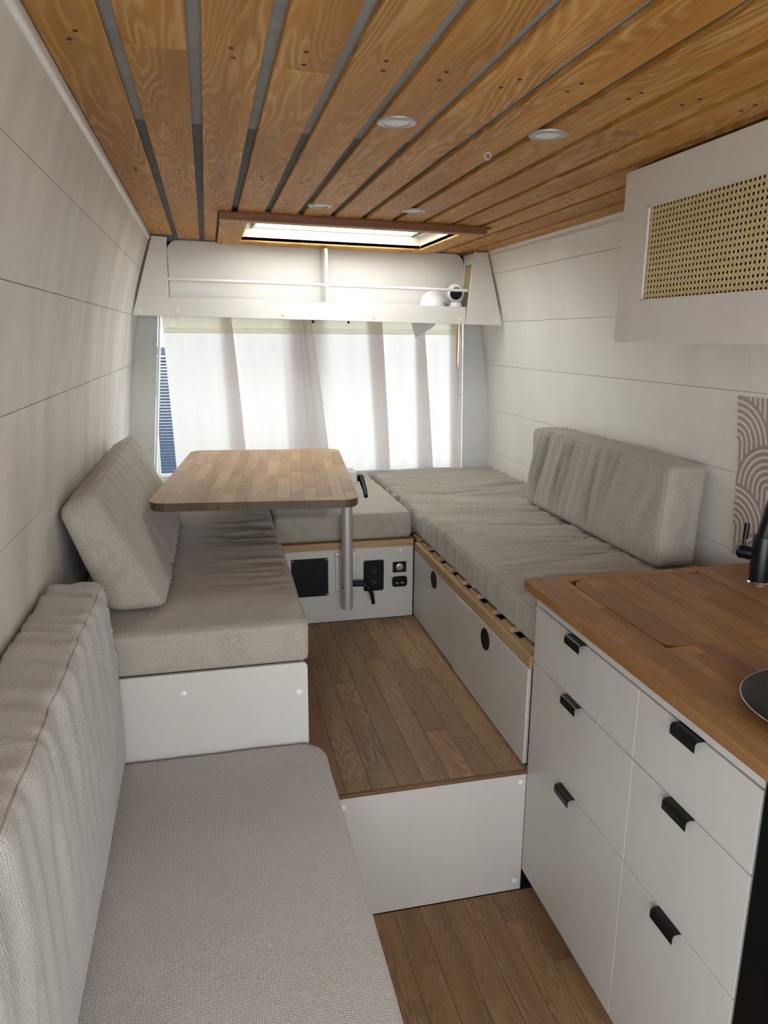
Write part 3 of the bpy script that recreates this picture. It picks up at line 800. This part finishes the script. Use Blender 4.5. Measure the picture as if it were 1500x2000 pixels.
for x, z in ((-.19, 2.0), (-.285, 1.70)): cap(elp, (x, 3.598, z+zt(x)), (0, -1, 0))
for x, z in ((1.343, 2.0), (1.44, 1.70)): cap(erp, (x, 3.598, z+zt(x)), (0, -1, 0))

# things on the shelf
sx = 1.238; sz = 1.7345+zt(sx); sy = 3.664
sc2 = thing('security_camera', 'white pan-tilt security camera with black face on the shelf, right end', 'camera', (sx, sy, sz))
MB().lathe([(0, 0), (.036, 0), (.037, .004), (.033, .045), (.026, .056), (0, .058)], (sx, sy, sz), n=28).build('base', M['plastic'], sc2, smooth=True)
MB().lathe([(0, 0), (.016, .001), (.032, .011), (.042, .030), (.044, .049), (.042, .066), (.033, .084), (.016, .093), (0, .094)], (sx, sy, sz+.054), n=32).build('head', M['plastic'], sc2, smooth=True)
fdir = Vector((-.30, -1, 0)).normalized(); fcx = Vector((sx, sy, sz+.098))+fdir*.036
MB().lathe([(.030, -.006), (.030, .004), (.026, .007), (0, .010)], fcx, fdir, 28).build('face', M['black'], sc2, smooth=True)
MB().lathe([(.004, 0), (.004, .003), (0, .004)], Vector((sx, sy, sz+.03))+fdir*.034, fdir, 12).build('button', M['cap'], sc2, smooth=True)
dx_ = 1.125; dz = 1.7345+zt(dx_)
dm = MB().lathe([(0, 0), (.048, 0), (.060, .012), (.067, .036), (.065, .064), (.054, .090), (.032, .106), (.012, .111), (0, .1115)], (dx_, 3.681, dz), n=32).build('dome_speaker', M['plastic'], None, smooth=True)
tag(dm, 'white rounded dome device on the shelf left of the security camera', 'device')
cb = MB().tube([(1.165, 3.625, 1.7345+zt(1.16)+.050), (1.178, 3.622, 1.7345+zt(1.16)+.034), (1.192, 3.62, 1.7345+zt(1.19)+.0035), (1.187, 3.64, 1.7345+zt(1.19)+.003)], .0022, 8).build('cable', M['black'], None, smooth=True)
tag(cb, 'short dark cable looping between dome and security camera', 'cable')

# ------------------------------------------------------------------ curtains
def cr(pts, n):
    out = []; m = len(pts)
    for i in range(n+1):
        t = i/n*(m-1); k = min(int(t), m-2); u = t-k
        p = [pts[max(0, k-1)], pts[k], pts[k+1], pts[min(m-1, k+2)]]
        f = lambda a: .5*((2*p[1][a])+(-p[0][a]+p[2][a])*u+(2*p[0][a]-5*p[1][a]+4*p[2][a]-p[3][a])*u*u+(-p[0][a]+3*p[1][a]-3*p[2][a]+p[3][a])*u**3)
        out.append((f(0), f(1)))
    return out
def curtain_surface(top, bot, z0, z1, n, m, seed, y_off=0., ztop=1.72, zbot=.86):
    T, B = cr(top, n), cr(bot, n); mb = MB(); vs = []
    for j in range(m+1):
        z = z0+(z1-z0)*j/m; t = (ztop-z)/(ztop-zbot); t = t**.85
        for i in range(n+1):
            x = T[i][0]*(1-t)+B[i][0]*t; y = T[i][1]*(1-t)+B[i][1]*t
            y += .006*fbm(x*9, z*1.6, seed, 2)*sstep(0, .15, t)+y_off
            vs.append((x, y, z))
    fs = [(j*(n+1)+i, j*(n+1)+i+1, (j+1)*(n+1)+i+1, (j+1)*(n+1)+i) for j in range(m) for i in range(n)]
    return mb.add(vs, fs)
def px(p): return -.222+(p-312)*.00271            # along the window at header height
def pb(p): return -.222+(p-314)*.00277
Yc_ = 3.985
def path(lst, f, dy=0.): return [(f(a), Yc_+b+dy) for a, b in lst]
LT = [(314, .005), (335, -.012), (352, .010), (372, -.010), (395, .008), (418, -.014), (436, -.016), (440, -.004), (424, .002), (422, .010), (440, .010), (462, -.010), (485, .006), (508, -.010), (530, .004), (548, -.016), (562, -.018), (566, -.006), (550, .0), (556, .008), (568, -.012), (575, -.004), (562, .002), (572, .010), (584, -.014), (590, -.006)]
LB = [(328, .004), (350, -.012), (372, .006), (392, -.012), (415, .008), (436, -.016), (457, -.018), (461, -.004), (438, .003), (436, .010), (462, .010), (482, -.010), (503, .006), (524, -.012), (542, .004), (555, -.016), (578, -.018), (584, -.006), (556, .002), (562, .009), (592, -.014), (602, -.004), (580, .003), (594, .010), (618, -.014), (626, -.008)]
RT = [(560, .018), (585, .026), (608, .012), (632, .026), (655, .010), (680, .024), (706, .008), (730, .004), (736, .014), (708, .020), (712, .028), (738, .026), (760, .010), (783, .024), (803, .010), (818, .004), (824, .012), (806, .020), (815, .028), (838, .012), (858, .026), (875, .012), (888, .002), (893, .016), (880, .022), (893, .026), (897, .016)]
RB = [(585, .016), (605, .026), (630, .010), (655, .026), (678, .010), (700, .024), (722, .006), (744, .004), (749, .014), (722, .020), (728, .028), (752, .026), (772, .010), (792, .024), (808, .008), (836, .004), (840, .014), (810, .020), (816, .028), (844, .012), (862, .026), (876, .012), (898, .002), (902, .014), (880, .020), (892, .026), (896, .018)]
lcu = thing('curtain', 'white cotton curtain on the left half of the rear window, slanting at its inner edge', 'curtain', (.15, 3.985, .86), group='rear curtains')
rcu = thing('curtain', 'white cotton curtain on the right half of the rear window with a folded-over flap', 'curtain', (.95, 4.0, .86), group='rear curtains')
for root, T, B, sd in ((lcu, LT, LB, 1.3), (rcu, RT, RB, 6.1)):
    T, B = path(T, px, -.012 if sd < 2 else 0), path(B, pb, -.012 if sd < 2 else 0)
    o = curtain_surface(T, B, .865, 1.609, 260, 40, sd).build('panel', M['curtain'], root, smooth=True, fixn=False)
    o.data.polygons.foreach_set('use_smooth', [True]*len(o.data.polygons))
    h = curtain_surface(T, B, 1.607, 1.7125, 260, 6, sd, -.0016).build('header_tape', M['tape'], root, smooth=True, fixn=False)
    h.data.polygons.foreach_set('use_smooth', [True]*len(h.data.polygons))
    for zz in (1.612, 1.622, 1.632):
        sT = curtain_surface(T, B, zz, zz+.003, 260, 1, sd, -.0026)
        q = sT.build('stitch_band', M['beige'], h, fixn=False); q.data.polygons.foreach_set('use_smooth', [True]*len(q.data.polygons))
# folded flap on the right curtain
flp = MB(); fx0, fx1, fx2 = px(803), px(846), px(812)
flp.add([(px(795), 3.968, 1.690), (px(822), 3.955, 1.690), (px(846), 3.940, 1.676), (px(842), 3.945, 1.655), (px(806), 3.972, 1.590),
         (px(795), 3.970, 1.690), (px(822), 3.957, 1.690), (px(846), 3.942, 1.676), (px(842), 3.947, 1.655), (px(806), 3.974, 1.590)],
        [(0, 1, 4), (1, 2, 3, 4), (9, 6, 5), (9, 8, 7, 6), (0, 5, 6, 1), (1, 6, 7, 2), (2, 7, 8, 3), (3, 8, 9, 4), (4, 9, 5, 0)])
flp.build('flap', M['curtain'], rcu)
rod = thing('curtain_rod', 'thin rod with small black hooks holding the curtains, mostly hidden by the shelf', 'rod', (.58, 3.99, 1.71))
MB().cyl((-.235, 3.995, 1.717), (1.39, 3.995, 1.717), .004, 10).build('rod', M['steel'], rod, smooth=True)
for p in (598, 668):
    MB().box(px(p)-.006, px(p)+.006, 3.962, 3.9655, 1.664, 1.70).box(px(p)-.006, px(p)+.006, 3.962, 3.993, 1.70, 1.709).build('hook', M['black'], rod, bevel=.001)

# ------------------------------------------------------------------ kitchen
XK, YK = .832, 1.713
kc = thing('kitchen_cabinet', 'white kitchen cabinet with six drawers and black edge pulls', 'cabinet', (1.18, 1.3, 0))
YN, YM = .865, 1.2175
box('carcass', M['white'], kc, XK+.017, 1.52, YK-.014, YK, .075, .930, .001)
box('side_panel', M['white'], kc, XK+.017, 1.52, YN, YN+.014, .075, .930, .001)
box('bottom_panel', M['white'], kc, XK+.017, 1.52, YN+.0145, YK-.0145, .075, .089, .001)
box('plinth', M['dark'], kc, XK+.06, 1.52, YN+.01, YK-.02, .001, .0745)
box('top_rail', M['white'], kc, XK+.001, XK+.0165, YN, YK, .9005, .9310, .001)
hp = [(0.004, .0005), (.004, .0025), (-.010, .0025)]+[(-.010-.0085*math.sin(math.radians(a)), -.006+.0085*math.cos(math.radians(a))) for a in (20, 45, 70, 90)]+[(-.0185, -.020), (-.0168, -.020), (-.0168, -.006)]+[(-.010-.0065*math.sin(math.radians(a)), -.006+.0065*math.cos(math.radians(a))) for a in (70, 45, 20)]+[(-.010, .0005)]
hm = mesh_of(MB().prism(hp, -.0365, .0365, 1), 'handle', M['matblack'], bevel=.0006)
for c, (y0, y1, yh) in enumerate(((YM+.001, YK-.001, 1.478), (YN+.001, YM-.001, 1.049))):
    for z0, z1 in ((.738, .8965), (.488, .7355), (.0725, .4855)):
        d = box('drawer', M['white'], kc, XK, XK+.0165, y0, y1, z0, z1, .0014)
        inst(hm, 'handle', d, (XK, yh, z1))
WZ = .957
wt = thing('worktop', 'oiled oak block worktop with a sink cut-out over the kitchen cabinet', 'worktop', (1.18, 1.0, .931))
LX0, LX1, LY0, LY1 = .924, 1.328, 1.272, 1.732
WX0, WX1, WY0, WY1 = .813, 1.538, .30, 1.757
rects = []
for x0, x1, y0, y1 in staves(WX0, WX1, WY0, WY1, .0455, .42, 33):
    a0, a1 = max(x0, LX0), min(x1, LX1); b0, b1 = max(y0, LY0), min(y1, LY1)
    if a1-a0 <= .0005 or b1-b0 <= .0005: rects.append((x0, x1, y0, y1)); continue
    if a0-x0 > .001: rects.append((x0, a0, y0, y1))
    if x1-a1 > .001: rects.append((a1, x1, y0, y1))
    if b0-y0 > .001: rects.append((a0, a1, y0, b0))
    if y1-b1 > .001: rects.append((a0, a1, b1, y1))
stave_top(wt, rects, .9315, WZ, M['top'], bev=.0004)
sk = MB()
sk.box(LX0, LX1, LY0, LY1, .80, .804)
for a in ((LX0-.003, LX0, LY0, LY1), (LX1, LX1+.003, LY0, LY1), (LX0, LX1, LY0-.003, LY0), (LX0, LX1, LY1, LY1+.003)): sk.box(a[0], a[1], a[2], a[3], .8, .9312)
sk.build('sink_bowl', M['matblack'], wt)
ld = thing('sink_lid', 'oak lid with a rounded corner set flush into the worktop', 'lid', (1.126, 1.5, .932))
lrect = staves(LX0+.004, LX1-.004, LY0+.004, LY1-.004, .0455, .36, 8)
lo_ = rr_poly(LX0+.004, LX1-.004, LY0+.004, LY1-.004, .058)
stave_top(ld, lrect, .9355, WZ-.0004, M['top'], lo_, bev=.0006)
MB().prism(rr_poly(LX0+.0012, LX1-.0012, LY0+.0012, LY1-.0012, .012), .9322, .9353, 2).build('groove_shade_plate', M['shade_black'], ld)  # black plate added so the groove around the lid looks shaded

# round black plate on the worktop
hx_, hy_, hr = 1.045, .945, .158
hb_ = thing('round_griddle', 'round matt black plate lying on the worktop at the right edge', 'griddle', (hx_, hy_, WZ+.0003))
MB().lathe([(0, .0005), (.118, .0005), (.122, .004), (.148, .013), (.157, .0165), (.158, .018), (.1565, .019), (.10, .0187), (0, .0185)], (hx_, hy_, WZ), n=64).build('plate', plain('griddle_black', '1a1a1c', .42), hb_, smooth=True)
MB().lathe([(.1582, .0172), (.1590, .0182), (.1582, .0192), (.1572, .0190)], (hx_, hy_, WZ), n=64).build('rim', M['steel'], hb_, smooth=True)

# faucet
fx, fy = 1.425, 1.60
fc = thing('faucet', 'matt black kitchen faucet with side lever beside the sink lid', 'faucet', (fx, fy, WZ))
MB().lathe([(0, 0), (.029, 0), (.0295, .003), (.027, .006), (0, .006)], (fx, fy, WZ+.0003), n=28).build('base_ring', M['chrome'], fc, smooth=True)
bd = MB().lathe([(0, .006), (.0262, .006), (.0262, .125), (.024, .131), (0, .131)], (fx, fy, WZ), n=28).build('body', M['matblack'], fc, smooth=True)
dl = Vector((-.62, .78, 0)).normalized()
p0 = Vector((fx, fy, WZ+.078))
sd_ = MB().lathe([(0, .022), (.017, .022), (.018, .03), (.018, .055), (.012, .062), (0, .064)], p0, dl, 20).build('side_valve', M['matblack'], fc, smooth=True)
pv = p0+dl*.048
MB().cyl(pv, pv+Vector((0.006, .004, .04)), .0045, 12).cyl(pv+Vector((.006, .004, .036)), pv+Vector((.010, .006, .078)), .007, 12).build('lever', M['matblack'], sd_, smooth=True)
MB().tube([(fx, fy, WZ+.125), (fx+.012, fy-.004, WZ+.20), (fx+.03, fy-.012, WZ+.30), (fx+.035, fy-.03, WZ+.34), (fx+.015, fy-.07, WZ+.375), (fx-.04, fy-.12, WZ+.38), (fx-.08, fy-.15, WZ+.35), (fx-.09, fy-.158, WZ+.30)], [.020, .020, .0185, .017, .016, .016, .016, .017], 16).build('spout', M['matblack'], fc, smooth=True)

# splashback print on the wall
spb = wall_panel('splashback', M['splash'], None, 1, .9515, 1.437, .35, 1.872, -.0035, .002, 8)
tag(spb, 'splashback panel printed with beige scalloped arches behind the faucet', 'splashback')

# fridge
fg = thing('fridge', 'black fridge front under the near end of the worktop', 'fridge', (1.1, .58, 0))
box('body', M['fridge'], fg, XK+.03, 1.5, .325, .858, .001, .930, .003)
fd = box('door', M['fridge'], fg, XK-.004, XK+.0298, .325, .858, .03, .922, .004)
box('door_seal', M['gap'], fd, XK+.0295, XK+.031, .34, .85, .035, .91, 0)

# upper cabinet with cane door
uc = thing('wall_cabinet', 'white wall cabinet with a cane webbing door above the kitchen', 'cabinet', (1.25, 1.2, 1.589))
UX, UY0, UY1, UZ0, UZ1 = 1.053, .55, 1.80, 1.589, 2.003
OY0, OY1, OZ0, OZ1 = .66, 1.690, 1.688, 1.909
dr = MB()
dr.box(UX, UX+.016, UY0, OY0, UZ0, UZ1).box(UX, UX+.016, OY1, UY1, UZ0, UZ1).box(UX, UX+.016, OY0, OY1, UZ0, OZ0).box(UX, UX+.016, OY0, OY1, OZ1, UZ1)
do = dr.build('door', M['shelf'], uc)
bead = MB()
bead.box(UX-.002, UX+.004, OY0, OY0+.004, OZ0, OZ1).box(UX-.002, UX+.004, OY1-.004, OY1, OZ0, OZ1).box(UX-.002, UX+.004, OY0, OY1, OZ0, OZ0+.004).box(UX-.002, UX+.004, OY0, OY1, OZ1-.004, OZ1)
bead.build('bead', M['shelf'], do)
pt = (OZ1-OZ0)/17
cane(None, Vector((UX+.006, OY1, OZ0)), (0, -1, 0), (0, 0, 1), int((OY1-OY0)/pt), 17, pt, (-1, 0, 0)).build('cane_webbing', M['cane'], do, kind='stuff')
def wx(z): return CX+hws(z)-.004
body = MB()
sec = [(UX+.0165, UZ0), (wx(UZ0), UZ0), (wx(UZ1), UZ1), (UX+.0165, UZ1)]
sec2 = [(UX+.0165, UZ0), (wx(UZ0), UZ0), (wx(UZ0+.012), UZ0+.012), (UX+.0165, UZ0+.012)]
body.prism(sec, UY1-.014, UY1, 1).prism(sec, UY0, UY0+.014, 1).prism(sec2, UY0+.014, UY1-.014, 1)
body.build('carcass', M['shelf'], uc)
MB().box(UX+.05, UX+.054, UY0+.015, UY1-.015, UZ0+.013, UZ1).build('cabinet_shade_sheet', M['gap'], uc)  # added dark sheet; paints the shade of the cabinet interior behind the cane
for k, z in enumerate((1.70, 1.78)): pass

# ------------------------------------------------------------------ downlights and small ceiling hooks
def downlight(x, y, label):
    z = zc(x); t = thing('downlight', label, 'light', (x, y, z-.004), group='recessed ceiling downlights')
    MB().lathe([(.0285, -.002), (.0275, .0035), (.031, .0052), (.040, .0032), (.0415, .0005), (.0415, -.0006), (.0285, -.0006)], (x, y, z), (0, 0, -1), 36).build('trim_ring', plain('brushed_grey_ring', 'a9a9a8', .35, .3), t, smooth=True)
    MB().lathe([(.0284, -.0012), (.0282, .0016), (.02, .0022), (0, .0026)], (x, y, z), (0, 0, -1), 32).build('diffuser', M['diffuser'], t, smooth=True)
downlight(.401, 1.592, 'white round ceiling downlight nearest the camera, left of the front pair')
downlight(.731, 1.582, 'silver-rimmed round ceiling downlight closest to the cane cabinet')
downlight(.394, 2.612, 'small ceiling downlight just before the left half of the roof window batten')
downlight(.719, 2.598, 'small ceiling downlight just before the right half of the roof window batten')
he = MB().tube([(.664+.008*math.cos(a), 1.76+.0*a, zc(.664)-.010+.008*math.sin(a)) for a in [2*PI*i/14 for i in range(14)]], .0016, 6, True).build('screw_eye', M['steel'], None, smooth=True)
tag(he, 'tiny metal screw eye on a ceiling plank edge between the downlights', 'hook')
